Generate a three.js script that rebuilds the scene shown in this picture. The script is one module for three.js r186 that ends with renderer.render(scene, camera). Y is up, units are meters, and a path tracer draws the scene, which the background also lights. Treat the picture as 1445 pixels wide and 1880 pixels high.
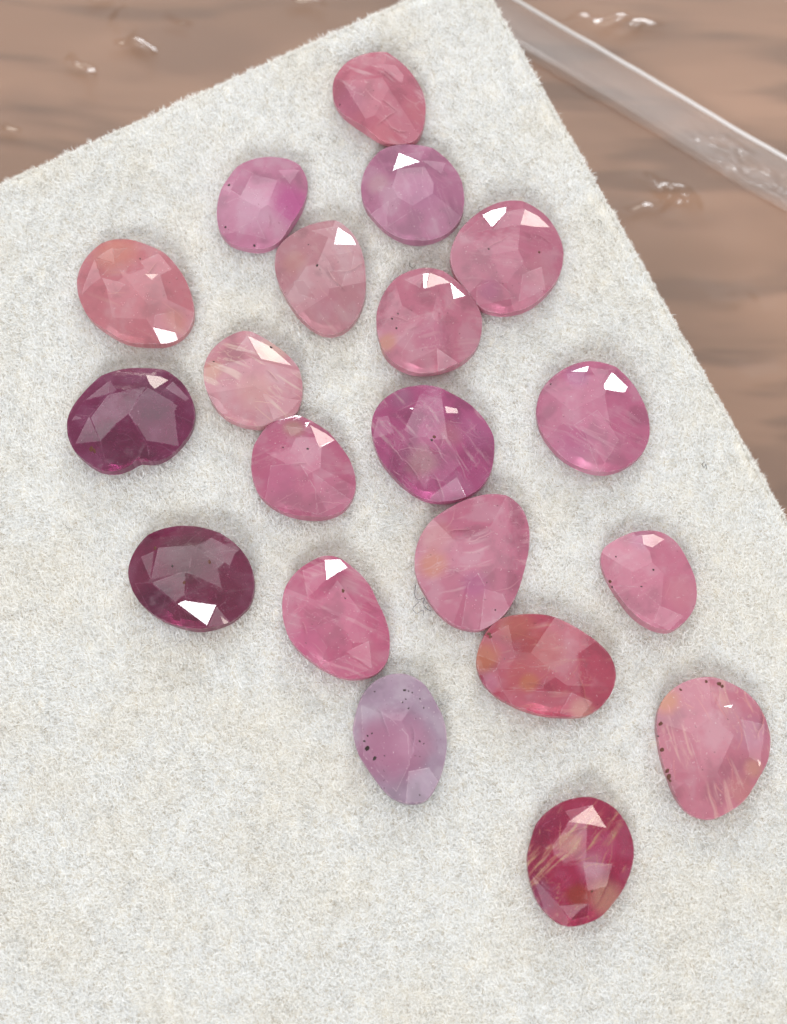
import * as THREE from 'three';
import { mergeGeometries } from 'three/addons/utils/BufferGeometryUtils.js';
import { RectAreaLightUniformsLib } from 'three/addons/lights/RectAreaLightUniformsLib.js';
RectAreaLightUniformsLib.init();

// ---------------------------------------------------------------- camera, light, exposure
const W = 1445, H = 1880, MM = 0.001;
const FOV = 34, PITCH = THREE.MathUtils.degToRad(16), DIST = 0.142;
const scene = new THREE.Scene();
const camera = new THREE.PerspectiveCamera(FOV, W / H, 0.005, 20);
camera.position.set(0, DIST * Math.cos(PITCH), DIST * Math.sin(PITCH));
camera.lookAt(0, 0, 0);
camera.focus = DIST - 0.0015;
camera.userData.fStop = 34;
camera.updateMatrixWorld(true);
camera.updateProjectionMatrix();

const renderer = new THREE.WebGLRenderer({ antialias: true });
renderer.toneMapping = THREE.LinearToneMapping;
renderer.toneMappingExposure = 1.28;
renderer.shadowMap.enabled = true;

scene.background = new THREE.Color(0.365, 0.36, 0.35);            // the room's bounced light
function areaLight(name, pos, target, w, h, color, intensity) {
  const l = new THREE.RectAreaLight(color, intensity, w, h);
  l.name = name; l.position.set(...pos); l.lookAt(...target); scene.add(l); return l;
}
const WINDOW = new THREE.Vector3(0.26, 0.6, -1.4);              // the window beyond the table
const CREAM_FILL = new THREE.Vector3(-0.24, 0.58, -1.4);            // a cream light added beside it to give warm glints
const NEAR = new THREE.Vector3(-0.15, 0.88, 1.12);               // a small window high behind the photographer
areaLight('window_light', WINDOW.toArray(), [0, 0, 0], 0.32, 0.38, new THREE.Color(0.93, 0.97, 1.0), 21);
areaLight('added_cream_light', CREAM_FILL.toArray(), [0, 0, 0], 0.34, 0.4, new THREE.Color(1.0, 0.93, 0.82), 5.5);
areaLight('rear_window_light', NEAR.toArray(), [0, 0, 0], 0.5, 0.45, new THREE.Color(0.96, 0.98, 1.0), 14);
// the white ceiling, brighter towards the window
areaLight('ceiling_light', [-0.25, 1.3, -0.98], [-0.25, 0, -0.98], 2.2, 0.56, new THREE.Color(0.98, 0.99, 1.0), 1.25);
areaLight('ceiling_light_001', [-0.25, 1.3, -0.4], [-0.25, 0, -0.4], 2.2, 0.6, new THREE.Color(0.98, 0.99, 1.0), 0.85);
areaLight('ceiling_light_002', [-0.25, 1.3, 0.2], [-0.25, 0, 0.2], 2.2, 0.6, new THREE.Color(0.98, 0.99, 1.0), 0.5);

// ---------------------------------------------------------------- helpers
let seed = 7;
const rnd = () => { seed = (seed + 0x6d2b79f5) | 0; let t = Math.imul(seed ^ (seed >>> 15), 1 | seed); t = (t + Math.imul(t ^ (t >>> 7), 61 | t)) ^ t; return ((t ^ (t >>> 14)) >>> 0) / 4294967296; };
const rr = (a, b) => a + (b - a) * rnd();
const clamp = THREE.MathUtils.clamp, lerp = THREE.MathUtils.lerp, sstep = THREE.MathUtils.smoothstep;
function hash2(x, y, s = 0) { let h = Math.imul(x | 0, 374761393) ^ Math.imul(y | 0, 668265263) ^ Math.imul(s + 11, 1442695041); h = Math.imul(h ^ (h >>> 13), 1274126177); return ((h ^ (h >>> 16)) >>> 0) / 4294967296; }
function vnoise(x, y, s = 0) {
  const ix = Math.floor(x), iy = Math.floor(y), fx = x - ix, fy = y - iy, u = fx * fx * (3 - 2 * fx), v = fy * fy * (3 - 2 * fy);
  return lerp(lerp(hash2(ix, iy, s), hash2(ix + 1, iy, s), u), lerp(hash2(ix, iy + 1, s), hash2(ix + 1, iy + 1, s), u), v);
}
function fbm(x, y, s = 0, n = 4) { let a = 0.5, t = 0, q = 0; for (let i = 0; i < n; i++) { t += a * vnoise(x, y, s + i * 17); q += a; a *= 0.5; x = x * 2.03 + 5.1; y = y * 2.03 + 1.7; } return t / q; }
const S2L = (c) => (c <= 0.04045 ? c / 12.92 : Math.pow((c + 0.055) / 1.055, 2.4));
// the point at height y (metres) that lies under a place of the photograph, and back
const ndc = new THREE.Vector3();
function P(px, py, y = 0) {
  ndc.set((px / W) * 2 - 1, 1 - (py / H) * 2, 0.5).unproject(camera).sub(camera.position);
  const t = (y - camera.position.y) / ndc.y;
  return new THREE.Vector3(camera.position.x + ndc.x * t, y, camera.position.z + ndc.z * t);
}
const pq = new THREE.Vector3();
function toPx(x, y, z) { pq.set(x, y, z).project(camera); return [((pq.x + 1) / 2) * W, ((1 - pq.y) / 2) * H]; }
const used = {};
function numbered(n) { const k = used[n] = (used[n] ?? -1) + 1; return k ? `${n}_${String(k).padStart(3, '0')}` : n; }
function tag(o, label, category, group, kind) { o.userData.label = label; if (category) o.userData.category = category; if (group) o.userData.group = group; if (kind) o.userData.kind = kind; return o; }
function mesh(name, geo, mat, parent) { const m = new THREE.Mesh(geo, mat); m.name = name; m.castShadow = m.receiveShadow = true; parent.add(m); return m; }
function soup(pos, nor, uv) {
  const g = new THREE.BufferGeometry();
  g.setAttribute('position', new THREE.Float32BufferAttribute(pos, 3));
  if (nor) g.setAttribute('normal', new THREE.Float32BufferAttribute(nor, 3)); else g.computeVertexNormals();
  if (uv) g.setAttribute('uv', new THREE.Float32BufferAttribute(uv, 2));
  return g;
}
function dataTex(w, h, fn, srgb = true, after) {
  const d = new Uint8Array(w * h * 4);
  for (let y = 0; y < h; y++) for (let x = 0; x < w; x++) { const c = fn((x + 0.5) / w, (y + 0.5) / h), o = (y * w + x) * 4; d[o] = clamp(c[0], 0, 255); d[o + 1] = clamp(c[1], 0, 255); d[o + 2] = clamp(c[2], 0, 255); d[o + 3] = 255; }
  if (after) after(d);
  const t = new THREE.DataTexture(d, w, h); t.magFilter = t.minFilter = THREE.LinearFilter; if (srgb) t.colorSpace = THREE.SRGBColorSpace;
  t.wrapS = t.wrapT = THREE.ClampToEdgeWrapping; t.needsUpdate = true; return t;
}
const mix3 = (a, b, t) => [lerp(a[0], b[0], t), lerp(a[1], b[1], t), lerp(a[2], b[2], t)];

// ---------------------------------------------------------------- the table
const TABLE_Y = -0.021;
{
  const woodTex = dataTex(1024, 1024, (u, v) => {
    const x = u * 0.3, y = v * 0.3;                              // metres
    const warp = fbm(x * 16, y * 24, 3, 3) * 0.012;
    const g1 = fbm(x * 16, (y + warp) * 210, 21, 4), g2 = fbm(x * 60, (y + warp) * 420, 41, 3), blotch = fbm(x * 45 + 3, y * 110 + 9, 61, 4);
    let c = mix3([138, 102, 78], [158, 120, 96], sstep(g1 * 0.5 + blotch * 0.5, 0.32, 0.64));
    c = mix3(c, [94, 63, 44], sstep(blotch, 0.54, 0.76) * 0.38);
    c = mix3(c, [100, 70, 50], sstep(g2, 0.5, 0.72) * 0.55);
    return c;
  });
  const g = new THREE.BoxGeometry(0.62, 0.022, 0.62);
  const p = g.attributes.position, uv = g.attributes.uv;
  for (let i = 0; i < p.count; i++) uv.setXY(i, p.getX(i) / 0.3 + 0.52, p.getZ(i) / 0.3 + 0.31);
  woodTex.wrapS = woodTex.wrapT = THREE.MirroredRepeatWrapping;
  const t = mesh('table_surface', g, new THREE.MeshStandardMaterial({ map: woodTex, roughness: 0.5 }), scene);
  t.position.y = TABLE_Y - 0.011; t.rotation.y = -0.05;
  tag(t, 'brown wooden table surface with soft horizontal grain beneath the pad', undefined, undefined, 'structure');
}

// ---------------------------------------------------------------- the clear plastic bag on the table
const filmMat = new THREE.MeshPhysicalMaterial({ color: 0xfbf8f4, roughness: 0.2, transmission: 0.98, thickness: 0, ior: 1.5, side: THREE.DoubleSide });
{
  const bag = new THREE.Group(); bag.name = 'plastic_bag'; scene.add(bag); bag.position.set(0, TABLE_Y, 0);
  tag(bag, 'clear wrinkled plastic bag lying on the brown table behind the pad', 'plastic bag');
  const at = (px, py) => { const v = P(px, py, TABLE_Y); return [v.x, v.z]; };
  // wrinkles: place, direction, length, width, height (mm)
  const ridges = [[150, 135, 55, 3.4, 1.0, 0.55], [265, 100, 60, 3.2, 0.9, 0.6], [235, 95, 30, 3, 1.2, 0.4], [215, 45, 120, 2, 0.9, 0.25], [330, 55, 50, 2.5, 1.0, 0.3], [190, 10, 20, 3, 1, 0.3],
    [1120, 52, 5, 5.5, 1.1, 0.5], [1160, 62, 170, 4, 1.0, 0.35], [1230, 360, 25, 4.0, 1.0, 0.65], [1250, 372, 40, 3.2, 0.8, 0.6], [1216, 380, 170, 2.2, 0.8, 0.5], [1170, 395, 8, 3.5, 1.1, 0.25], [20, 250, 50, 2, 1, 0.3], [560, 15, 30, 4, 1.5, 0.35], [1340, 560, 12, 5, 2, 0.25], [1400, 700, 10, 5, 2, 0.2]]
    .map(([px, py, a, l, w, h]) => { const [x, z] = at(px, py), r = THREE.MathUtils.degToRad(a); return [x, z, Math.cos(r), Math.sin(r), l * MM, w * MM, h * MM]; });
  const g = new THREE.PlaneGeometry(0.2, 0.17, 540, 460); g.rotateX(-Math.PI / 2); g.translate(0.005, 0, -0.03);
  const p = g.attributes.position;
  for (let i = 0; i < p.count; i++) {
    const x = p.getX(i), z = p.getZ(i);
    let y = 0.0006 + 0.0005 * (fbm(x * 60, z * 60, 5, 3) - 0.5);
    for (const [cx, cz, c, s, l, w, h] of ridges) {
      const a = (x - cx) * c + (z - cz) * s, b = -(x - cx) * s + (z - cz) * c + 0.0004 * Math.sin(a * 1500);
      y += h * (0.35 + 1.3 * fbm(x * 600, z * 600, 91, 2)) * Math.exp(-(a * a) / (l * l) * 2.5 - (b * b) / (w * w) * 2.5);
    }
    p.setY(i, Math.max(y, 0.0003));
  }
  g.computeVertexNormals();
  mesh('film', g, filmMat, bag);
  // the sealed flap: a folded strip with a raised bead along its far edge
  const A = P(700, -130, TABLE_Y), B = P(1600, 398, TABLE_Y), dir = B.clone().sub(A), len = dir.length(); dir.normalize();
  const side = new THREE.Vector3(-dir.z, 0, dir.x);              // towards the near edge
  const wid = 4.75 * MM, nL = 300, nW = 40, pos = [], idx = [];
  for (let i = 0; i <= nL; i++) for (let j = 0; j <= nW; j++) {
    const s = i / nL, t = j / nW, a = s * len;
    const wob = 0.0003 * (fbm(a * 90, 3, 9, 2) - 0.5);
    const q = A.clone().addScaledVector(dir, a).addScaledVector(side, t * wid + wob * (0.3 + t));
    let y = 0.0009 + 0.0005 * Math.exp(-Math.pow((t - 0.04) / 0.045, 2)) + 0.0006 * Math.exp(-Math.pow((t - 0.92) / 0.1, 2)) - 0.0006 * sstep(t, 0.94, 1);
    const late = sstep(s, 0.62, 0.78);
    y += late * 0.0009 * (fbm(a * 420 - t * 2, t * 5 + a * 60, 13, 3) - 0.5) * 2.2 * sstep(t, 0.1, 0.4) + 0.0003 * (fbm(a * 120, t * 3, 33, 2) - 0.5);
    pos.push(q.x, y, q.z);
  }
  for (let i = 0; i < nL; i++) for (let j = 0; j < nW; j++) { const k = i * (nW + 1) + j; idx.push(k, k + nW + 1, k + 1, k + 1, k + nW + 1, k + nW + 2); }
  const sg = new THREE.BufferGeometry(); sg.setAttribute('position', new THREE.Float32BufferAttribute(pos, 3)); sg.setIndex(idx); sg.computeVertexNormals();
  const flap = mesh('seal_strip', sg, new THREE.MeshPhysicalMaterial({ color: 0xf4f0ee, roughness: 0.25, transmission: 0.84, thickness: 0, ior: 1.5, side: THREE.DoubleSide }), bag);
  const bead = (name, t, r, y, rough, tr) => {
    const pts = []; for (let i = 0; i <= 60; i++) { const a = (i / 60) * len; pts.push(A.clone().addScaledVector(dir, a).addScaledVector(side, t * wid + 0.00025 * (fbm(a * 90, 3, 9, 2) - 0.5)).setY(y + 0.0002 * (fbm(a * 200, t * 9, 77, 3) - 0.5))); }
    const g = new THREE.TubeGeometry(new THREE.CatmullRomCurve3(pts), 240, r, 10), p = g.attributes.position;
    for (let i = 0; i < p.count; i++) { const k = fbm(p.getX(i) * 420, p.getZ(i) * 420, 81, 2) - 0.5; p.setY(i, p.getY(i) + k * r * 0.5); }
    g.computeVertexNormals();
    return mesh(name, g, new THREE.MeshPhysicalMaterial({ color: 0xf8f6f6, roughness: rough, transmission: tr, thickness: 0, ior: 1.5, side: THREE.DoubleSide }), bag);
  };
  bead('seal_edge', 0.02, 0.0002, 0.0016, 0.25, 0.4);
  flap.userData.label = 'milky folded seal strip of the bag with a bright raised edge';
}

// ---------------------------------------------------------------- gemstones: outlines and facets, in places of the photograph
// o: outline; f: middles of the broad facets; k: corners of the small cut facets (w tilts to the far window, c to the cream light added beside it, n to the near window, p to the bright ceiling, m to the ceiling's edge, d to the dark room); c: body colour; z: zones [x, y, radius, colour, strength]
// s: streaks [angle, strength, colour]; i: dark inclusions [x, y, size]; q: pale specks; t: how clear; h: crown height mm
const GEMS = [
  { l: 'coral pink oval gemstone farthest from the viewer, with pale diagonal streaks', c: '#c4546c', t: 0.5, h: 1.5,
    o: [611, 169, 621, 140, 642, 115, 680, 103, 713, 108, 746, 130, 767, 157, 780, 190, 780, 225, 771, 252, 758, 265, 734, 269, 704, 263, 669, 242, 632, 215, 615, 192],
    f: [[663, 122], [673, 180], [746, 149], [725, 215], [756, 196], [705, 250], [632, 196]],
    k: [['p', 696, 124, 725, 118, 741, 136, 738, 154, 713, 140]],
    z: [[640, 185, 40, '#b45078', 0.4], [700, 255, 45, '#dc5a6a', 0.6], [765, 200, 30, '#d0606a', 0.4]], s: [35, 0.75, '#ecb0ba'], i: [[618, 184, 4]] },
  { l: 'round mauve pink gemstone touching the farthest coral stone, with a white triangular glint', c: '#b05880', t: 0.5, h: 1.5,
    o: [663, 348, 669, 319, 688, 292, 713, 275, 738, 270, 767, 272, 798, 282, 827, 304, 846, 333, 852, 371, 846, 404, 825, 429, 798, 443, 767, 448, 738, 443, 709, 427, 684, 402, 668, 377],
    f: [[756, 339], [696, 319], [688, 366], [715, 404], [804, 402], [835, 350], [819, 315], [746, 288]],
    k: [['w', 733, 278, 770, 299, 722, 317], ['p', 774, 298, 819, 294, 810, 318], ['m', 742, 281, 778, 275, 772, 296], ['d', 711, 410, 761, 389, 788, 433, 738, 433], ['m', 680, 387, 713, 371, 709, 408, 696, 408]],
    z: [[695, 335, 26, '#cc98a0', 0.6], [770, 360, 45, '#a8487e', 0.4]], s: [70, 0.25, '#d8a0b4'], i: [] },
  { l: 'orchid pink oval gemstone with a magenta right side, upper left of the group', c: '#c4648c', t: 0.5, h: 1.5,
    o: [400, 398, 406, 368, 425, 336, 445, 311, 473, 296, 502, 292, 530, 297, 550, 310, 564, 332, 564, 357, 555, 386, 534, 421, 512, 448, 484, 461, 452, 459, 422, 448, 404, 427],
    f: [[473, 357], [498, 304], [528, 368], [498, 416], [445, 398], [553, 350], [439, 444]],
    k: [['p', 510, 313, 549, 309, 532, 338], ['d', 445, 311, 465, 321, 443, 364, 424, 352], ['m', 424, 353, 442, 365, 410, 375], ['d', 469, 402, 486, 434, 420, 422, 454, 412]],
    z: [[535, 375, 48, '#be3a82', 0.75], [470, 390, 45, '#d28aac', 0.6]], s: [-55, 0.2, '#dca0b8'], i: [[413, 412, 5], [421, 341, 5], [463, 461, 5]] },
  { l: 'dusty rose egg shaped gemstone just below the orchid one, white glint at its top', c: '#c0707e', t: 0.55, h: 1.5,
    o: [505, 485, 511, 459, 530, 439, 566, 421, 594, 417, 621, 419, 644, 434, 658, 453, 669, 487, 672, 521, 669, 555, 655, 587, 632, 610, 605, 617, 580, 610, 548, 583, 521, 542, 508, 510],
    f: [[553, 457], [530, 498], [564, 533], [626, 498], [644, 555], [587, 585]],
    k: [['p', 572, 422, 620, 420, 614, 446], ['w', 621, 420, 645, 433, 654, 448, 614, 452], ['d', 605, 503, 635, 501, 626, 533], ['m', 598, 476, 651, 460, 644, 498, 612, 501], ['d', 539, 517, 557, 517, 582, 553, 548, 539]],
    z: [[540, 480, 30, '#cf8270', 0.4], [600, 560, 30, '#b85470', 0.3]], s: [50, 0.35, '#dca4a4'], i: [[583, 494, 5], [566, 449, 3]] },
  { l: 'pink oval gemstone with white and cream glints, right end of the upper cluster', c: '#c05674', t: 0.55, h: 1.5,
    o: [826, 476, 832, 452, 848, 427, 886, 395, 926, 381, 964, 385, 999, 403, 1018, 425, 1032, 457, 1032, 489, 1021, 519, 999, 546, 969, 568, 934, 578, 902, 576, 878, 565, 853, 535, 834, 508],
    f: [[913, 449], [988, 454], [859, 490], [918, 492], [908, 544], [961, 527], [999, 495]],
    k: [['w', 886, 395, 905, 386, 929, 382, 928, 392, 903, 419], ['p', 929, 391, 963, 386, 955, 417, 906, 423], ['c', 963, 387, 988, 396, 1010, 414, 984, 417, 955, 417], ['d', 845, 433, 885, 398, 902, 422], ['d', 908, 515, 945, 544, 875, 554, 875, 525], ['m', 959, 507, 994, 490, 1002, 527, 953, 549]],
    z: [[900, 530, 24, '#b84480', 0.4], [990, 500, 40, '#cc7a88', 0.4]], s: [15, 0.25, '#dc98a4'], i: [[990, 463, 6], [897, 460, 5]] },
  { l: 'orange tinged coral oval gemstone at the left of the group, above the dark purple one', c: '#cc6270', t: 0.55, h: 1.6,
    o: [144, 520, 152, 490, 172, 465, 205, 446, 235, 444, 270, 455, 305, 475, 332, 502, 350, 537, 357, 567, 356, 590, 340, 617, 310, 634, 275, 636, 235, 631, 197, 612, 165, 585, 147, 550],
    f: [[185, 495], [235, 475], [172, 560], [235, 560], [280, 532], [322, 528], [310, 582], [240, 610]],
    k: [['p', 172, 472, 185, 512, 148, 535], ['d', 175, 471, 210, 486, 186, 508], ['p', 178, 469, 205, 452, 210, 484], ['d', 206, 455, 232, 452, 212, 475], ['p', 188, 512, 232, 529, 206, 549], ['p', 258, 482, 290, 465, 315, 492, 282, 516], ['c', 268, 508, 291, 506, 280, 517], ['n', 281, 601, 320, 605, 325, 620, 296, 631], ['m', 285, 580, 318, 570, 322, 602, 282, 598]],
    z: [[215, 462, 55, '#dc7058', 0.6], [320, 585, 26, '#d47a60', 0.5], [300, 600, 30, '#cc6880', 0.3]], s: [30, 0.25, '#e8a494'], i: [[257, 475, 4]] },
  { l: 'round rose pink gemstone touching the lower left of a larger pink oval', c: '#c45a76', t: 0.55, h: 1.5,
    o: [691, 597, 695, 565, 710, 535, 737, 511, 778, 500, 810, 507, 837, 524, 864, 549, 883, 584, 884, 611, 875, 641, 853, 665, 821, 681, 783, 688, 751, 685, 721, 670, 702, 646],
    f: [[764, 554], [832, 571], [737, 589], [773, 630], [837, 616], [713, 565], [791, 670]],
    k: [['p', 743, 511, 778, 500, 771, 529], ['w', 777, 502, 787, 501, 782, 531, 778, 530], ['c', 789, 500, 827, 519, 783, 531], ['w', 827, 519, 854, 541, 833, 549], ['d', 759, 614, 794, 608, 802, 635, 737, 646], ['p', 802, 641, 840, 662, 805, 678]],
    z: [[710, 625, 22, '#cc7848', 0.6], [790, 620, 40, '#b84876', 0.3]], s: [-12, 0.35, '#e0a0a8'], i: [[731, 576, 4], [720, 584, 4], [728, 602, 4]] },
  { l: 'pale pink oval gemstone with cream streaks, left of centre, touching a pear shaped pink one', c: '#cc7484', t: 0.5, h: 1.4,
    o: [376, 696, 380, 667, 395, 641, 420, 621, 448, 612, 477, 621, 510, 641, 537, 665, 552, 689, 556, 718, 550, 747, 541, 762, 504, 778, 484, 787, 455, 785, 426, 776, 400, 756, 382, 725],
    f: [[426, 645], [438, 690], [493, 690], [449, 741], [515, 723], [497, 648], [528, 745]],
    k: [['p', 433, 643, 453, 614, 471, 654], ['c', 455, 615, 493, 632, 535, 669, 480, 662, 469, 643], ['p', 382, 724, 402, 734, 418, 756, 402, 755], ['m', 484, 727, 548, 730, 528, 754, 502, 767]],
    z: [[500, 640, 34, '#ecc0a8', 0.6], [390, 680, 24, '#cc8458', 0.5], [470, 720, 40, '#d89484', 0.4]], s: [28, 0.75, '#f0c4b4'], i: [[392, 662, 4], [497, 634, 5]] },
  { l: 'dark purple oval gemstone with a notched lower edge, at the far left', c: '#8e205a', t: 0.7, h: 2.0,
    o: [125, 790, 132, 757, 157, 725, 192, 697, 230, 682, 265, 680, 305, 685, 335, 705, 352, 732, 359, 765, 350, 797, 327, 827, 300, 847, 276, 852, 258, 851, 240, 861, 215, 869, 185, 866, 155, 847, 132, 820],
    f: [[172, 745], [222, 745], [222, 820], [292, 758], [330, 770], [155, 795], [250, 698], [322, 715], [298, 825]],
    k: [['p', 168, 768, 199, 729, 270, 712, 238, 766, 185, 811], ['p', 272, 715, 318, 738, 325, 812, 270, 810, 240, 765], ['p', 156, 730, 201, 700, 199, 726], ['m', 202, 698, 214, 719, 199, 726], ['d', 152, 731, 196, 728, 164, 764, 136, 756], ['m', 129, 768, 136, 758, 148, 766], ['p', 135, 808, 164, 766, 184, 811], ['d', 185, 811, 239, 766, 269, 815, 250, 845, 192, 850], ['c', 265, 680, 290, 688, 310, 691, 285, 716, 275, 705], ['p', 315, 695, 345, 725, 339, 731, 304, 711], ['d', 270, 818, 320, 820, 272, 842]],
    z: [[225, 825, 60, '#701040', 0.6], [280, 740, 50, '#7c3a5c', 0.5]], s: [10, 0.15, '#b08098'], i: [[166, 821, 11], [172, 825, 8]] },
  { l: 'deep pink pear shaped gemstone left of the fractured purple one, cream glint at top right', c: '#c04a70', t: 0.55, h: 1.5,
    o: [462, 862, 466, 829, 479, 802, 497, 780, 524, 765, 548, 764, 572, 776, 599, 796, 623, 820, 643, 849, 653, 882, 650, 911, 632, 938, 603, 952, 570, 954, 537, 949, 504, 935, 477, 911, 466, 887],
    f: [[515, 811], [559, 834], [484, 867], [526, 900], [604, 900], [621, 845], [548, 778]],
    k: [['d', 497, 856, 553, 858, 579, 900, 581, 942, 484, 922], ['c', 569, 777, 614, 806, 587, 825], ['w', 595, 818, 614, 806, 587, 825], ['m', 525, 780, 557, 785, 535, 804], ['p', 553, 789, 569, 778, 573, 796], ['w', 560, 772, 568, 770, 562, 782], ['m', 553, 859, 643, 913, 584, 942, 578, 900]],
    z: [[540, 785, 24, '#b08468', 0.6], [515, 885, 40, '#b83a6c', 0.5]], s: [-20, 0.3, '#e09cac'], i: [[565, 826, 5], [520, 823, 4]] },
  { l: 'purple oval gemstone with many internal fractures, at the centre of the group', c: '#c85690', t: 0.62, h: 1.9,
    o: [682, 795, 688, 759, 705, 735, 735, 719, 764, 716, 798, 720, 828, 731, 862, 748, 888, 774, 905, 806, 907, 836, 899, 873, 882, 897, 856, 914, 821, 923, 791, 922, 757, 907, 722, 877, 697, 843],
    f: [[725, 750], [787, 780], [847, 783], [735, 839], [809, 849], [866, 830], [772, 896], [847, 886]],
    k: [['p', 758, 750, 795, 734, 815, 755, 802, 760], ['c', 817, 748, 839, 750, 841, 759, 819, 761], ['m', 684, 802, 722, 795, 712, 761, 694, 761], ['d', 685, 802, 722, 796, 725, 821, 712, 869, 696, 843], ['p', 791, 907, 839, 875, 856, 907, 819, 923, 789, 920], ['n', 839, 874, 856, 905, 851, 897], ['m', 750, 810, 783, 806, 809, 832, 765, 832], ['d', 780, 821, 809, 836, 796, 839], ['w', 752, 751, 759, 751, 757, 754]],
    z: [[775, 850, 34, '#d0a0a0', 0.7], [830, 800, 30, '#cc7c8c', 0.6], [870, 790, 45, '#d074a8', 0.6], [740, 730, 30, '#a87898', 0.4]], s: [55, 0.75, '#e4b4c0'], i: [[797, 807, 7], [792, 813, 5]] },
  { l: 'large pink oval gemstone right of the purple one, with two white glints along its top', c: '#c24e78', t: 0.55, h: 1.5,
    o: [984, 757, 991, 726, 1013, 698, 1047, 677, 1081, 671, 1118, 681, 1152, 706, 1177, 740, 1190, 777, 1189, 811, 1177, 836, 1154, 856, 1126, 868, 1101, 871, 1067, 863, 1030, 842, 1002, 811, 988, 782],
    f: [[1059, 726], [1016, 768], [1087, 771], [1143, 768], [1135, 825], [1053, 819]],
    k: [['w', 1050, 680, 1081, 671, 1078, 682], ['w', 1107, 711, 1122, 687, 1152, 711, 1146, 722, 1109, 720], ['p', 1083, 674, 1116, 682, 1101, 706], ['m', 1042, 684, 1073, 682, 1067, 706, 1045, 706], ['d', 999, 804, 1033, 777, 1073, 808, 1104, 867, 1030, 842], ['m', 1053, 783, 1095, 757, 1135, 808, 1101, 864, 1078, 811]],
    z: [[1060, 690, 26, '#b8609c', 0.5], [1050, 815, 45, '#b43a74', 0.5]], s: [25, 0.35, '#e09cb0'], i: [[1012, 702, 4]] },
  { l: 'dark wine purple oval gemstone with a white glint near its lower edge', c: '#8c2250', t: 0.7, h: 2.0,
    o: [237, 1054, 244, 1023, 265, 995, 291, 978, 324, 969, 358, 970, 388, 978, 422, 995, 448, 1019, 463, 1045, 468, 1077, 461, 1109, 444, 1129, 424, 1144, 395, 1155, 366, 1159, 332, 1153, 298, 1139, 268, 1118, 248, 1092],
    f: [[313, 1028], [379, 1034], [304, 1081], [369, 1092], [416, 1062], [431, 1109], [272, 1034], [295, 1118], [332, 987]],
    k: [['p', 291, 1006, 355, 1004, 349, 1055, 278, 1064], ['p', 280, 1070, 343, 1055, 340, 1094, 323, 1107], ['m', 349, 1055, 355, 1006, 398, 1034, 407, 1081, 362, 1062], ['p', 369, 1004, 388, 987, 433, 1010, 420, 1042, 381, 1012], ['d', 349, 1058, 396, 1092, 399, 1109, 341, 1099], ['d', 246, 1068, 278, 1070, 325, 1111, 315, 1129, 276, 1124], ['d', 327, 1114, 379, 1148, 332, 1148], ['n', 327, 1110, 340, 1105, 397, 1111, 379, 1146], ['m', 398, 1114, 424, 1142, 381, 1148], ['c', 404, 1129, 425, 1142, 412, 1147], ['m', 257, 1019, 282, 1012, 276, 1062]],
    z: [[350, 1030, 60, '#74404c', 0.6], [430, 1070, 40, '#882a50', 0.5], [285, 1100, 40, '#640c40', 0.6]], s: [-20, 0.35, '#a88088'], i: [[385, 1033, 7], [318, 1042, 5], [340, 1073, 6], [284, 1005, 7]] },
  { l: 'large rose pear shaped gemstone with an orange patch, between the purple and red stones', c: '#bc5070', t: 0.5, h: 1.4,
    o: [761, 1032, 768, 995, 788, 964, 822, 938, 859, 920, 899, 912, 933, 918, 958, 938, 970, 969, 971, 1003, 963, 1046, 950, 1088, 927, 1128, 899, 1151, 873, 1159, 836, 1151, 802, 1125, 777, 1088, 764, 1060],
    f: [[854, 961], [802, 1018], [876, 1018], [933, 1004], [825, 1103], [924, 1089], [865, 1117]],
    k: [['d', 876, 1055, 889, 1077, 890, 1106, 876, 1154, 848, 1145, 859, 1074], ['m', 889, 1083, 922, 1089, 939, 1117, 882, 1157]],
    z: [[795, 1035, 34, '#c86040', 0.75], [870, 1075, 30, '#a83474', 0.5], [800, 985, 40, '#c87468', 0.4]], s: [-12, 0.6, '#e0a0ac'], i: [[910, 1117, 3]] },
  { l: 'bright pink oval gemstone above the lilac one, with a white triangular glint at its top', c: '#c84870', t: 0.55, h: 1.5,
    o: [519, 1125, 523, 1088, 541, 1057, 567, 1036, 596, 1024, 625, 1030, 653, 1049, 677, 1075, 695, 1112, 711, 1148, 716, 1182, 711, 1213, 692, 1237, 664, 1247, 630, 1246, 596, 1232, 560, 1206, 531, 1172],
    f: [[578, 1073], [662, 1091], [565, 1130], [630, 1117], [677, 1156], [604, 1182], [688, 1203], [630, 1229]],
    k: [['m', 555, 1044, 595, 1029, 599, 1064, 565, 1099], ['d', 529, 1091, 563, 1104, 526, 1130], ['d', 529, 1141, 563, 1109, 625, 1136, 576, 1154], ['d', 531, 1162, 578, 1156, 600, 1188, 589, 1216], ['p', 636, 1198, 677, 1177, 682, 1224], ['d', 591, 1219, 636, 1203, 677, 1227, 625, 1240], ['w', 596, 1026, 625, 1026, 638, 1040, 600, 1065]],
    z: [[640, 1075, 22, '#cc94a0', 0.5], [560, 1180, 40, '#c8346c', 0.5], [670, 1200, 34, '#d4607c', 0.4]], s: [25, 0.45, '#e8a4b0'], i: [[630, 1086, 8], [634, 1100, 3]] },
  { l: 'small pink egg shaped gemstone with a lavender glint, alone near the right pad edge', c: '#cc5c7c', t: 0.5, h: 1.4,
    o: [1102, 1030, 1106, 1011, 1129, 994, 1163, 981, 1199, 976, 1222, 982, 1245, 1005, 1264, 1042, 1277, 1090, 1273, 1118, 1253, 1146, 1228, 1161, 1199, 1157, 1163, 1135, 1129, 1092, 1109, 1056],
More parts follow.
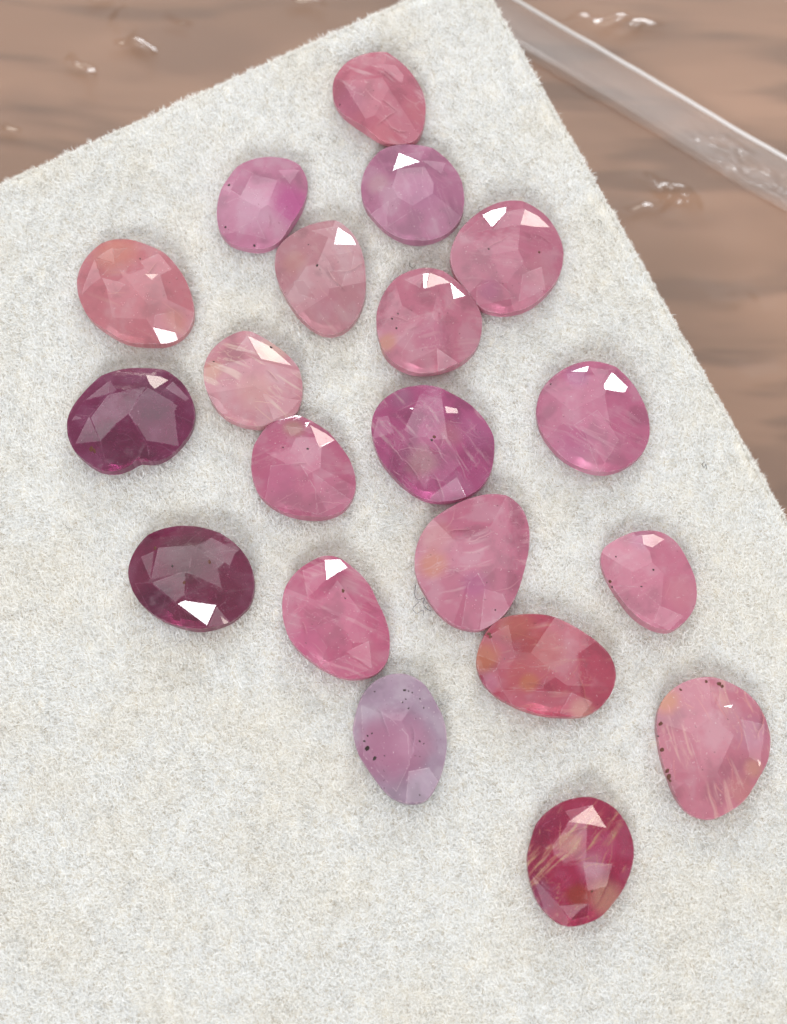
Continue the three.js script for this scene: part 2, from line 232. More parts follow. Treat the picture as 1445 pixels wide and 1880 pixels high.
    f: [[1157, 1022], [1228, 1025], [1135, 1059], [1186, 1073], [1242, 1090], [1208, 988]],
    k: [['c', 1180, 981, 1202, 977, 1221, 987, 1197, 1006, 1181, 1001], ['p', 1146, 991, 1180, 980, 1181, 1000], ['d', 1126, 1073, 1169, 1079, 1208, 1112, 1198, 1141, 1152, 1115], ['m', 1210, 1114, 1256, 1129, 1228, 1157, 1200, 1142]],
    z: [[1250, 1090, 40, '#d86c80', 0.5], [1180, 990, 26, '#c06898', 0.4]], s: [-30, 0.2, '#e8a4b0'], i: [[1122, 1064, 6], [1126, 1074, 4], [1198, 1049, 5], [1132, 1020, 4], [1177, 1078, 4]] },
  { l: 'red and orange oval gemstone lying sideways below the rose pear shaped one', c: '#b02c44', t: 0.55, h: 1.4,
    o: [874, 1216, 882, 1182, 899, 1154, 921, 1137, 961, 1130, 1004, 1134, 1046, 1151, 1089, 1179, 1117, 1205, 1129, 1236, 1123, 1270, 1103, 1298, 1075, 1315, 1038, 1318, 989, 1313, 944, 1298, 907, 1276, 884, 1250],
    f: [[953, 1160], [1024, 1196], [910, 1216], [961, 1242], [1066, 1231], [1010, 1287], [1081, 1287], [910, 1265]],
    k: [['d', 913, 1228, 1007, 1225, 995, 1265, 922, 1262], ['d', 879, 1199, 916, 1216, 910, 1228, 890, 1228], ['m', 882, 1225, 910, 1225, 922, 1267, 899, 1267], ['d', 922, 1265, 1048, 1273, 1027, 1307, 944, 1296], ['m', 1049, 1272, 1089, 1287, 1066, 1316, 1029, 1307], ['m', 899, 1165, 933, 1145, 944, 1208, 916, 1211]],
    z: [[890, 1205, 30, '#b8481c', 0.75], [955, 1245, 34, '#b02c30', 0.7], [970, 1255, 20, '#bc5020', 0.65], [950, 1150, 40, '#b8543c', 0.55], [990, 1195, 50, '#b43c34', 0.5], [1070, 1300, 26, '#cc7868', 0.7], [900, 1250, 20, '#b4507c', 0.5]], s: [-8, 0.5, '#cc7c6c'], i: [[898, 1161, 7], [901, 1167, 6]] },
  { l: 'milky lilac oval gemstone with black specks, below the bright pink one', c: '#8e6c86', t: 0.35, h: 1.6,
    o: [648, 1346, 653, 1312, 666, 1279, 690, 1252, 721, 1239, 752, 1242, 778, 1260, 799, 1292, 815, 1325, 820, 1364, 815, 1406, 802, 1443, 784, 1469, 763, 1477, 739, 1475, 713, 1461, 685, 1427, 661, 1391],
    f: [[722, 1274], [669, 1339], [722, 1378], [781, 1339], [774, 1430], [708, 1443]],
    k: [['d', 663, 1292, 716, 1321, 748, 1352, 751, 1404, 727, 1451, 667, 1386], ['p', 750, 1417, 787, 1409, 805, 1433, 781, 1469, 745, 1472]],
    z: [[716, 1372, 74, '#8c3c60', 0.85], [760, 1370, 40, '#b47090', 0.4]], s: [60, 0.1, '#c8a8bc'], i: [[674, 1373, 10], [688, 1392, 8], [669, 1359, 5], [675, 1350, 4], [683, 1346, 4], [743, 1266, 5], [750, 1268, 3], [757, 1271, 3], [745, 1284, 3], [750, 1302, 4], [771, 1283, 3], [778, 1299, 3], [739, 1290, 3], [770, 1362, 4], [778, 1366, 3], [706, 1388, 3], [688, 1268, 3], [774, 1467, 3]] },
  { l: 'large flat pink gemstone with dark and orange stains on its left rim', c: '#c65c74', t: 0.5, h: 1.2,
    o: [1203, 1331, 1207, 1306, 1221, 1279, 1245, 1259, 1273, 1248, 1306, 1246, 1334, 1254, 1367, 1272, 1392, 1299, 1408, 1331, 1413, 1364, 1406, 1401, 1388, 1434, 1365, 1470, 1338, 1491, 1309, 1504, 1284, 1503, 1259, 1490, 1239, 1464, 1225, 1432, 1212, 1392, 1206, 1360],
    f: [[1270, 1301], [1342, 1301], [1248, 1391], [1306, 1364], [1360, 1400], [1288, 1463], [1387, 1346]],
    k: [['d', 1223, 1359, 1266, 1362, 1281, 1411, 1283, 1445, 1239, 1432], ['m', 1360, 1321, 1407, 1328, 1396, 1400, 1376, 1389], ['c', 1392, 1393, 1399, 1400, 1395, 1407], ['w', 1328, 1297, 1345, 1294, 1342, 1299]],
    z: [[1225, 1285, 30, '#cc6a3c', 0.75], [1385, 1410, 22, '#d88868', 0.6], [1385, 1345, 40, '#c0688c', 0.5], [1360, 1450, 34, '#cc6c64', 0.5]], s: [72, 0.8, '#e89c98'], i: [[1230, 1424, 9], [1227, 1414, 8], [1217, 1375, 8], [1214, 1328, 7], [1250, 1261, 6], [1298, 1250, 6], [1322, 1254, 8], [1328, 1258, 6], [1232, 1432, 6], [1210, 1350, 4]] },
  { l: 'ruby red oval gemstone with a peach lower right corner, nearest the viewer', c: '#b81c50', t: 0.63, h: 2.1,
    o: [967, 1578, 973, 1547, 985, 1512, 1005, 1490, 1033, 1473, 1064, 1466, 1095, 1469, 1123, 1481, 1144, 1504, 1157, 1533, 1161, 1564, 1155, 1599, 1144, 1630, 1123, 1661, 1101, 1684, 1075, 1696, 1050, 1701, 1030, 1698, 1005, 1680, 985, 1653, 973, 1621],
    f: [[1018, 1492], [992, 1544], [1044, 1544], [1104, 1544], [1136, 1509], [1001, 1604], [1052, 1622], [1104, 1604], [1122, 1648], [1001, 1665], [1061, 1682]],
    k: [['d', 978, 1537, 1002, 1509, 1037, 1495, 1044, 1509, 1004, 1558], ['m', 1039, 1488, 1087, 1478, 1047, 1504], ['d', 1006, 1523, 1042, 1513, 1014, 1561], ['p', 1044, 1513, 1073, 1520, 1016, 1571, 1014, 1552], ['d', 980, 1603, 1007, 1568, 1023, 1622, 1011, 1634], ['d', 1013, 1589, 1068, 1592, 1078, 1658, 1027, 1660, 994, 1622], ['p', 1068, 1584, 1123, 1587, 1113, 1627, 1078, 1636], ['m', 978, 1606, 1025, 1660, 1046, 1687, 1044, 1700, 1006, 1680], ['p', 1028, 1663, 1080, 1659, 1049, 1686], ['c', 1066, 1670, 1081, 1660, 1080, 1682, 1048, 1689], ['c', 1087, 1478, 1113, 1520, 1044, 1509]],
    z: [[1115, 1645, 40, '#e09c84', 0.9], [1060, 1645, 24, '#a83420', 0.8], [1045, 1550, 26, '#d08c74', 0.75], [1105, 1555, 36, '#d05884', 0.75], [1000, 1500, 40, '#8c1c4c', 0.4], [985, 1650, 40, '#984070', 0.6], [1085, 1590, 30, '#d890a8', 0.8]], s: [-45, 0.95, '#e4b088'], i: [[1086, 1637, 6]] },
];
const GROUP = 'loose faceted gemstones on the cream pad';
const SINK = -0.15 * MM, Y_GIRD_LO = 0.75 * MM, Y_GIRD = 1.45 * MM;
const footprints = [];
const hex = (s) => [1, 3, 5].map((k) => parseInt(s.slice(k, k + 2), 16));

const grit = dataTex(256, 256, (u, v) => { const q = 255 * fbm(u * 26, v * 26, 401, 4); return [q, q, q]; }, false);
const polish = dataTex(256, 256, (u, v) => { const q = fbm(u * 9, v * 9, 431, 4), sc = fbm(u * 8 + v * 90, v * 8 - u * 60, 441, 2), r = 255 * (0.08 + 0.5 * sstep(q, 0.52, 0.75) + 0.35 * sstep(sc, 0.66, 0.8)); return [r, r, r]; }, false);
const inclusionMat = new THREE.MeshStandardMaterial({ color: 0x2a1a18, roughness: 0.6 });
const inclusionBrown = new THREE.MeshStandardMaterial({ color: 0x5a3020, roughness: 0.6 });
function blob(size, flat) {
  const g = new THREE.IcosahedronGeometry(1, 2), p = g.attributes.position, k = rr(0, 50);
  const sx = rr(0.75, 1.3), sz = rr(0.6, 1.0), tw = rr(0, 3);
  for (let i = 0; i < p.count; i++) {
    const x = p.getX(i), y = p.getY(i), z = p.getZ(i), r = 0.75 + 0.5 * vnoise(x * 1.7 + k, z * 1.7 + y * 1.3 + k, 5);
    const X = x * r * sx, Z = z * r * sz;
    p.setXYZ(i, (X * Math.cos(tw) - Z * Math.sin(tw)) * size, y * r * flat, (X * Math.sin(tw) + Z * Math.cos(tw)) * size);
  }
  g.computeVertexNormals(); return g;
}

GEMS.forEach((G, gi) => {
  const yRim = Y_GIRD, base = SINK;
  // outline on the plane of the girdle, smoothed
  const ctl = []; for (let k = 0; k < G.o.length; k += 2) { const v = P(G.o[k], G.o[k + 1], 1.0 * MM); ctl.push(new THREE.Vector3(v.x, 0, v.z)); }
  const out = new THREE.CatmullRomCurve3(ctl, true, 'centripetal').getSpacedPoints(88).slice(0, -1);
  out.forEach((p, k) => { const q = 0.02 * MM * (fbm(k * 0.45, gi * 5, 300, 3) - 0.5) * 2; p.x += q; p.z -= q * 0.6; });
  let cx = 0, cz = 0; for (const p of out) { cx += p.x / out.length; cz += p.z / out.length; }
  let sxx = 0, szz = 0, sxz = 0; for (const p of out) { const x = p.x - cx, z = p.z - cz; sxx += x * x; szz += z * z; sxz += x * z; }
  const n = out.length / 2; sxx /= n; szz /= n; sxz /= n; const det = sxx * szz - sxz * sxz;
  const M = [szz / det, -sxz / det, sxx / det];
  const rho2 = (x, z) => M[0] * x * x + 2 * M[1] * x * z + M[2] * z * z;
  const L = out.map((p) => [p.x - cx, p.z - cz]);
  let area = 0; L.forEach((a, k) => { const b = L[(k + 1) % L.length]; area += a[0] * b[1] - a[1] * b[0]; }); if (area < 0) L.reverse();
  footprints.push({ cx, cz, rho2 });
  const root = new THREE.Group(); root.name = numbered('gemstone'); root.position.set(cx, base, cz); scene.add(root);
  tag(root, G.l, 'gemstone', GROUP);
  // crown facets: planes h + gx (x - sx) + gz (z - sz)
  const hc = G.h * MM, top = yRim + hc;
  const yUp = base + yRim + hc * 0.6, clear = G.t > 0.6;
  const facing = (kind, x, z, y, gx, gz) => {                    // slope of a facet's polish
    const jit = clear ? 0.06 : 0.05, f = { nx: gx * 0.9 + rr(-jit, jit), nz: gz * 0.9 + rr(-jit, jit) };
    const here = new THREE.Vector3(cx + x, base + y, cz + z), toCam = camera.position.clone().sub(here).normalize();
    const face = (aim) => { const nn = toCam.clone().add(aim.sub(here).normalize()).normalize(); f.nx = -nn.x / nn.y; f.nz = -nn.z / nn.y; };
    if (kind === 'w') face(WINDOW.clone().add(new THREE.Vector3(rr(-0.07, 0.07), rr(-0.07, 0.07), 0)));
    else if (kind === 'c') face(CREAM_FILL.clone().add(new THREE.Vector3(rr(-0.08, 0.08), rr(-0.08, 0.08), 0)));
    else if (kind === 'n') face(NEAR.clone());
    else if (kind === 'p') face(new THREE.Vector3(rr(-0.8, 0.4), 1.3, clear ? rr(-1.15, -0.5) : rr(-0.9, -0.55)));
    else if (kind === 'm') face(new THREE.Vector3(rr(-0.8, 0.4), 1.3, rr(-0.6, -0.1)));
    else if (kind === 'd') face(new THREE.Vector3(rr(-0.4, 0.2), 1.2, clear ? rr(0.64, 0.74) : rr(0.2, 0.45)));
    else for (let tries = 0; tries < 14; tries++) {              // only the facets that flash in the photograph face a window
      const nn = new THREE.Vector3(-f.nx, 1, -f.nz).normalize(), r2 = nn.multiplyScalar(2 * toCam.dot(nn)).sub(toCam), away = (a) => r2.angleTo(a.clone().sub(here));
      if (Math.min(away(WINDOW), away(CREAM_FILL)) < 0.24) { f.nz += f.nz > 0.42 ? 0.05 : -0.05; f.nx *= 0.97; } else if (away(NEAR) < 0.26) { f.nz *= 0.9; f.nx *= 0.97; } else break;
    }
    return f;
  };
  const planes = G.f.map(([px, py]) => {
    const v = P(px, py, yUp), x = v.x - cx, z = v.z - cz, h = top - hc * rho2(x, z) * 0.98 + rr(-0.012, 0.012) * MM, gx = -2 * hc * (M[0] * x + M[1] * z), gz = -2 * hc * (M[1] * x + M[2] * z);
    return { x, z, h, gx, gz, mid: [x, z], reach: 0.45 / Math.sqrt(M[0] + M[2]) * 1.4, ...facing(null, x, z, h, gx, gz) };
  });
  const cuts = G.k.map(([kind, ...c]) => {
    const poly = []; for (let k = 0; k < c.length; k += 2) { const v = P(c[k], c[k + 1], yUp); poly.push({ x: v.x - cx, z: v.z - cz }); }
    let area = 0; poly.forEach((a, k) => { const b = poly[(k + 1) % poly.length]; area += a.x * b.z - b.x * a.z; }); if (area < 0) poly.reverse();
    const x = poly.reduce((t, p) => t + p.x, 0) / poly.length, z = poly.reduce((t, p) => t + p.z, 0) / poly.length;
    return { poly, mid: [x, z], reach: Math.max(...poly.map((p) => Math.hypot(p.x - x, p.z - z))), ...facing(kind, x, z, top - hc * rho2(x, z), 0, 0) };
  });
  const heightOf = (f, x, z) => f.h + f.gx * (x - f.x) + f.gz * (z - f.z);
  // the part of a polygon where d is not negative; each edge keeps the outline edge it lies on (e < 0)
  const clip = (poly, d) => {
    const res = [];
    poly.forEach((a, k) => {
      const b = poly[(k + 1) % poly.length], da = d(a), db = d(b);
      if (da >= 0) res.push(a);
      if ((da >= 0) !== (db >= 0)) { const t = da / (da - db); res.push({ x: lerp(a.x, b.x, t), z: lerp(a.z, b.z, t), e: da >= 0 ? 1 : a.e }); }
    });
    return res;
  };
  const topAt = (x, z) => { let m = Infinity; for (const f of planes) m = Math.min(m, heightOf(f, x, z)); return Math.max(m, Y_GIRD_LO + 0.25 * MM); };
  const S = Math.max(...L.map((p) => Math.max(Math.abs(p[0]), Math.abs(p[1])))) * 2.04;
  const uvOf = (x, z) => [x / S + 0.5, z / S + 0.5];
  const cp = [], cn = [], cu = [], rim = [];
  planes.forEach((f, i) => {
    let poly = L.map((p, k) => ({ x: p[0], z: p[1], e: -1 - k }));
    planes.forEach((o, j) => { if (i !== j && poly.length) poly = clip(poly, (p) => heightOf(o, p.x, p.z) - heightOf(f, p.x, p.z)); });   // keep where f is the lower one
    let pieces = [[poly, f]];
    for (const K of cuts) {
      const next = [];
      for (const [piece, look] of pieces) {
        let rest = piece;
        for (let k = 0; k < K.poly.length && rest.length > 2; k++) {
          const a = K.poly[k], b = K.poly[(k + 1) % K.poly.length], d = (p) => (b.x - a.x) * (p.z - a.z) - (b.z - a.z) * (p.x - a.x);
          next.push([clip(rest, (p) => -d(p)), look]); rest = clip(rest, d);
        }
        next.push([rest, K]);
      }
      pieces = next.filter((q) => q[0].length > 2);
    }
    for (const [poly, look] of pieces) {
    const round = (q) => new THREE.Vector3(-look.nx + clamp((0.045 * (q.x - look.mid[0])) / look.reach, -0.08, 0.08), 1, -look.nz + clamp((0.045 * (q.z - look.mid[1])) / look.reach, -0.08, 0.08)).normalize();   // hand polish leaves facets a little convex
    const mx = poly.reduce((s, p) => s + p.x, 0) / poly.length, mz = poly.reduce((s, p) => s + p.z, 0) / poly.length;
    const Y = (p) => Math.max(heightOf(f, p.x, p.z), Y_GIRD_LO + 0.2 * MM);
    poly.forEach((a, k) => {
      const b = poly[(k + 1) % poly.length];
      for (const q of [{ x: mx, z: mz }, b, a]) { cp.push(q.x, Y(q), q.z); const nn = round(q); cn.push(nn.x, nn.y, nn.z); cu.push(...uvOf(q.x, q.z)); }
      if (a.e < 0) rim.push([a.x, a.z, Y(a), b.x, b.z, Y(b), -1 - a.e]);
    });
    }
  });
  // girdle wall, lower bevel and flat back, from the same rim points
  const ln = L.map((p, k) => { const a = L[(k + L.length - 1) % L.length], b = L[(k + 1) % L.length], x = b[1] - a[1], z = -(b[0] - a[0]), m = Math.hypot(x, z); return [x / m, z / m]; });
  const wp = [], wn = [], wu = [], nb = 9, ph = gi * 1.7;
  const inset = (x, z) => { const a = Math.atan2(z, x) + ph, st = (2 * Math.PI) / nb, q = ((a % st) + st) % st - st / 2; return 0.76 * Math.cos(st / 2) / Math.cos(q); };
  const tri = (A, B, C, na, nbb, nc) => { for (const [q, m] of [[A, na], [B, nbb], [C, nc]]) { wp.push(...q); wn.push(...m); wu.push(...uvOf(q[0], q[2])); } };
  const cross = (A, B, C) => new THREE.Vector3(B[0] - A[0], B[1] - A[1], B[2] - A[2]).cross(new THREE.Vector3(C[0] - A[0], C[1] - A[1], C[2] - A[2])).normalize().toArray();
  for (const [ax, az, ay, bx, bz, by, k] of rim) {
    const na0 = ln[k % L.length], nb0 = ln[(k + 1) % L.length];
    const p0 = L[k % L.length], p1 = L[(k + 1) % L.length], sl = Math.hypot(p1[0] - p0[0], p1[1] - p0[1]) || 1;
    const at = (x, z) => { const t = Math.hypot(x - p0[0], z - p0[1]) / sl, v = new THREE.Vector3(lerp(na0[0], nb0[0], t), 0, lerp(na0[1], nb0[1], t)).normalize(); return [v.x, 0, v.z]; };
    const NA = at(ax, az), NB = at(bx, bz);
    const A1 = [ax, ay, az], B1 = [bx, by, bz], A2 = [ax, Y_GIRD_LO, az], B2 = [bx, Y_GIRD_LO, bz];
    tri(A1, B1, B2, NA, NB, NB); tri(A1, B2, A2, NA, NB, NA);
    const sa = inset(ax, az), sb = inset(bx, bz), A3 = [ax * sa, 0, az * sa], B3 = [bx * sb, 0, bz * sb], bn = cross(A2, B2, B3);
    tri(A2, B2, B3, bn, bn, bn); tri(A2, B3, A3, bn, bn, bn);
    tri(A3, B3, [0, 0, 0], [0, -1, 0], [0, -1, 0], [0, -1, 0]);
  }
  // what the stone is made of: colour zones, veils, silk
  const body = hex(G.c), zones = G.z.map(([px, py, r, c, k]) => { const v = P(px, py, base + yRim + hc * 0.6); return [v.x - cx, v.z - cz, (r / 22) * MM, hex(c), k]; });
  const sa = THREE.MathUtils.degToRad(G.s[0]), sc = Math.cos(sa), ss = Math.sin(sa), scol = hex(G.s[2]);
  const map = dataTex(224, 224, (u, v) => {
    const x = (u - 0.5) * S, z = (v - 0.5) * S, X = x * 1000, Z = z * 1000;
    let c = body.slice();
    const cloud = fbm(X * 0.55 + gi * 9, Z * 0.55, gi, 4);
    c = mix3(c, body.map((q) => q * 0.74), sstep(cloud, 0.5, 0.75) * 0.6);
    c = mix3(c, body.map((q) => q + (235 - q) * 0.3), sstep(1 - cloud, 0.52, 0.75) * 0.6);
    for (const [zx, zz, r, col, k] of zones) { const wob = 0.35 * (fbm(X * 0.8, Z * 0.8, gi + 40, 3) - 0.5), d = Math.hypot(x - zx, z - zz) / r + wob; c = mix3(c, col, k * (1 - sstep(d, 0.35, 1.15))); }
    const a = X * sc + Z * ss, b = -X * ss + Z * sc + 0.5 * fbm(X * 0.4, Z * 0.4, gi + 70, 2);
    const silk = fbm(a * 0.35, b * 3.4, gi + 90, 4), patch = fbm(X * 0.45 + 4, Z * 0.45, gi + 110, 3);
    c = mix3(c, scol, G.s[1] * sstep(silk, 0.55, 0.78) * sstep(patch, 0.38, 0.62));
    const vein = Math.abs(fbm(a * 0.5 + 7, b * 1.1, gi + 130, 4) - 0.5);
    c = mix3(c, scol, G.s[1] * 0.75 * (1 - sstep(vein, 0.004, 0.016)) * sstep(patch, 0.4, 0.6));
    const sp = hash2(Math.floor(u * 224), Math.floor(v * 224), gi + 7);
    if (sp > 0.9975) c = mix3(c, [250, 225, 225], 0.6); else if (sp < 0.0012) c = mix3(c, [60, 25, 30], 0.5);  // pale specks are painted glints of tiny pits
    return c.map((q) => 255 * Math.pow(clamp(q, 0, 255) / 255, clear ? 0.88 : 0.62));
  }, true, (d) => {                                              // pale glints of pits painted in, dark pits, healed cracks
    const N = 224, dot = (x, y, col, k) => { x = Math.round(x); y = Math.round(y); if (x < 0 || y < 0 || x >= N || y >= N) return; const o = (y * N + x) * 4; for (let q = 0; q < 3; q++) d[o + q] = clamp(lerp(d[o + q], col[q], k), 0, 255); };
    for (let k = 0; k < 22; k++) { const x = rr(25, 199), y = rr(25, 199), b = rnd() < 0.7; for (let q = 0; q < (b ? 3 : 2); q++) dot(x + rr(-1, 1), y + rr(-1, 1), b ? [255, 235, 235] : [70, 30, 35], 0.75); }
    const edgeHighlight = (x0, z0, x1, z1, k) => { const n = Math.ceil(Math.hypot(x1 - x0, z1 - z0) / S * N * 1.5); for (let t = 0; t <= n; t++) { const w = k * sstep(vnoise(t * 0.12, x0 * 9000, gi), 0.25, 0.7); dot((lerp(x0, x1, t / n) / S + 0.5) * N, (lerp(z0, z1, t / n) / S + 0.5) * N, [250, 225, 228], w); } };  // paints a broken pale line as the highlight of an edge
    for (const K of cuts) K.poly.forEach((a, k) => { const b = K.poly[(k + 1) % K.poly.length]; edgeHighlight(a.x, a.z, b.x, b.z, 0.3); });   // bright edge highlights painted along the facet junctions
    L.forEach((a, k) => { const b = L[(k + 1) % L.length]; edgeHighlight(a[0] * 0.985, a[1] * 0.985, b[0] * 0.985, b[1] * 0.985, hash2(k, gi, 5) > 0.55 ? 0.45 : 0.1); });  // highlight painted just inside the rim
    const many = Math.round(3 + G.s[1] * 11 + (clear ? 9 : 0));
    for (let k = 0; k < many; k++) {
      let x = rr(30, 194), y = rr(30, 194), a = sa + (rnd() < 0.7 ? rr(-0.25, 0.25) : rr(-1.5, 1.5)); const len = rr(12, 75), wide = rnd() < 0.3, kk = rr(0.4, 0.95) * (0.5 + G.s[1] * 0.6);
      for (let t = 0; t < len; t += 0.5) {
        a += rr(-0.09, 0.09); x += Math.cos(a) * 0.5; y += Math.sin(a) * 0.5; const f = kk * Math.sin((Math.PI * t) / len);
        dot(x, y, scol.map((q) => Math.min(255, q + 20)), f * 0.6); dot(x + 1, y, scol, f * 0.35);
        if (wide) for (let q = 1; q < 7; q++) dot(x - Math.sin(a) * q, y + Math.cos(a) * q, k % 2 ? scol : body.map((e) => e * 0.7), f * 0.35 * (1 - q / 7));
      }
    }
  });
  const rough = dataTex(128, 128, (u, v) => { const q = fbm(u * 14, v * 14, gi + 150, 4), s = hash2(Math.floor(u * 128), Math.floor(v * 128), gi + 3); const r = 255 * (0.3 + 0.5 * sstep(q, 0.5, 0.8) + (s > 0.985 ? 0.5 : 0)); return [r, r, r]; }, false);
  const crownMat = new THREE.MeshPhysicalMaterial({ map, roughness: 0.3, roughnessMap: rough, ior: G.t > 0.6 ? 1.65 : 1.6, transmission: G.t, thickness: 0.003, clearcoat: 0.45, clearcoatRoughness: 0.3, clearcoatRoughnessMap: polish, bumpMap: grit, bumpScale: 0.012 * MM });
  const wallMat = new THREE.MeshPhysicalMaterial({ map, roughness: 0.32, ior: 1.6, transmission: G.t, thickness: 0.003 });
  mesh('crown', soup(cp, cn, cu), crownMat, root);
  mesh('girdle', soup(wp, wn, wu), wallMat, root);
  for (const [px, py, size] of G.i) {
    const v = P(px, py, base + yRim + hc * 0.7); let x = v.x - cx, z = v.z - cz; const r = Math.sqrt(rho2(x, z)); if (r > 0.96) { x *= 0.96 / r; z *= 0.96 / r; }
    const y = topAt(x, z), e = 0.05 * MM, m = mesh('inclusion', blob((size / 22 / 2) * MM, 0.05 * MM), size > 5 && gi !== 17 ? inclusionBrown : inclusionMat, root);
    m.position.set(x, y - 0.012 * MM, z);
    const nn = new THREE.Vector3(-(topAt(x + e, z) - topAt(x - e, z)) / (2 * e), 1, -(topAt(x, z + e) - topAt(x, z - e)) / (2 * e)).normalize();
    m.quaternion.setFromUnitVectors(new THREE.Vector3(0, 1, 0), nn);
  }
});

// ---------------------------------------------------------------- the pad: a board under a cream pile
const corner = P(871.5, -59.5, 0), e1 = P(0, 335, 0).sub(corner).normalize(), e2 = P(1445, 952, 0).sub(corner).normalize();
const PAD1 = 0.098, PAD2 = 0.122, PILE = 0.32 * MM;
const onPad = (a, b, y = 0) => corner.clone().addScaledVector(e1, a).addScaledVector(e2, b).setY(y);
{
  const pad = new THREE.Group(); pad.name = 'display_pad'; scene.add(pad);
  tag(pad, 'cream velvet covered display pad holding the gemstones, one corner pointing away', 'display pad');
  const sh = new THREE.Shape(); [[0, 0], [PAD1, 0], [PAD1, PAD2], [0, PAD2]].forEach(([a, b], k) => { const v = onPad(a, b); k ? sh.lineTo(v.x, -v.z) : sh.moveTo(v.x, -v.z); });
  const thick = -TABLE_Y - PILE - 0.0016;
  const g = new THREE.ExtrudeGeometry(sh, { depth: thick - 0.0012, bevelEnabled: true, bevelSize: 0.0006, bevelThickness: 0.0006, bevelSegments: 4, bevelOffset: -0.0006 });
  g.rotateX(-Math.PI / 2); g.translate(0, TABLE_Y + 0.0016 + 0.0006, 0);
  mesh('board', g, new THREE.MeshStandardMaterial({ color: 0xe8e3d8, roughness: 1 }), pad);
  // tufts of pile
  const fibreMat = new THREE.MeshStandardMaterial({ color: 0xffffff, vertexColors: true, roughness: 0.8, side: THREE.DoubleSide });
  function tuft(k) {
    const parts = [];
    for (let i = 0; i < 34; i++) {
      const x = rr(-0.42, 0.42) * MM, z = rr(-0.42, 0.42) * MM, len = rr(0.55, 1.1) * 0.7 * MM, el = rnd() < 0.4 ? rr(0.5, 1.2) : rr(0.12, 0.5), dir = rr(-1.3, 1.3) + (rnd() < 0.3 ? rr(-3, 3) : 0), r = rr(0.014, 0.025) * MM, y0 = rr(-0.05, 0.08) * MM, tw = rr(0, 6);
      const dx = Math.cos(dir) * Math.cos(el), dz = Math.sin(dir) * Math.cos(el), sy = Math.sin(el), bend = rr(-0.25, 0.25), pos = [];
      const pt = (t) => [x + (dx * t - dz * bend * t * t) * len, y0 + len * sy * t * (1.25 - 0.35 * t), z + (dz * t + dx * bend * t * t) * len];
      const ring = (t, q) => { const c = pt(t); return [0, 1, 2].map((a) => [c[0] + Math.cos(tw + a * 2.094) * q, c[1], c[2] + Math.sin(tw + a * 2.094) * q]); };
      const R = [ring(0, r), ring(0.55, r), ring(0.9, r * 0.75)], tip = pt(1);
      for (let s = 0; s < 2; s++) for (let a = 0; a < 3; a++) { const b = (a + 1) % 3, A = R[s][a], B = R[s][b], C = R[s + 1][b], D = R[s + 1][a]; pos.push(...A, ...C, ...B, ...A, ...D, ...C); }
      for (let a = 0; a < 3; a++) { const b = (a + 1) % 3; pos.push(...R[2][a], ...tip, ...R[2][b]); }
      parts.push(pos);
    }
    const g = soup(parts.flat()), col = [];
      for (const q of parts) { const d = rnd(), c = d < 0.06 ? [0.6, 0.52, 0.42] : d < 0.25 ? [0.9, 0.87, 0.81] : [1, 1, 1]; for (let i = 0; i < q.length / 3; i++) col.push(...c); }
    g.setAttribute('color', new THREE.Float32BufferAttribute(col, 3)); return g;
  }
  const lists = [[], [], [], [], []];
  const step = 0.5 * MM, m4 = new THREE.Matrix4(), q = new THREE.Quaternion(), q2 = new THREE.Quaternion(), v = new THREE.Vector3(), s3 = new THREE.Vector3(), up = new THREE.Vector3(0, 1, 0), ax = new THREE.Vector3();
  const baseY = -PILE;
  for (let a = 0.1 * MM; a < PAD1; a += step) for (let b = 0.1 * MM; b < PAD2; b += step) {
    const A = a + rr(-0.25, 0.25) * MM, B = b + rr(-0.25, 0.25) * MM;
    if (A < 0 || B < 0) continue;
    v.copy(onPad(A, B, baseY));
    const X = v.x * 1000, Z = v.z * 1000;
    let sy = 0.85 + 0.3 * fbm(X * 0.9, Z * 0.9, 200, 3), hidden = false;
    for (const f of footprints) { const r = f.rho2(v.x - f.cx, v.z - f.cz); if (r < 1.0) { sy *= 0.3; if (r < 0.5 && hash2(X * 40, Z * 40, 1) < 0.3) hidden = true; } }
    if (hidden) continue;
    const flow = fbm(X * 0.12 + 3, Z * 0.12, 210, 3) * 5 + rr(-1.2, 1.2);
    q.setFromAxisAngle(up, flow);
    ax.set(rr(-1, 1), 0, rr(-1, 1)).normalize(); q2.setFromAxisAngle(ax, rr(0, 0.3)); q.premultiply(q2);
    const edge = Math.min(A, B) < 0.55 * MM ? 0.6 : 1; s3.set(rr(0.9, 1.1) * edge, sy * edge, rr(0.9, 1.1) * edge);
    m4.compose(v, q, s3);
    const tone = fbm(X * 0.22, Z * 0.22, 220, 3), fine = rr(-1, 1);
    let c = mix3([0.94, 0.945, 0.94], [0.935, 0.925, 0.895], sstep(tone, 0.38, 0.72));
    const k = 1 + fine * 0.03 - (rnd() < 0.03 ? 0.12 : 0);
    lists[Math.floor(rnd() * 5)].push([m4.clone(), c.map((t) => Math.min(0.97, t * k))]);
  }
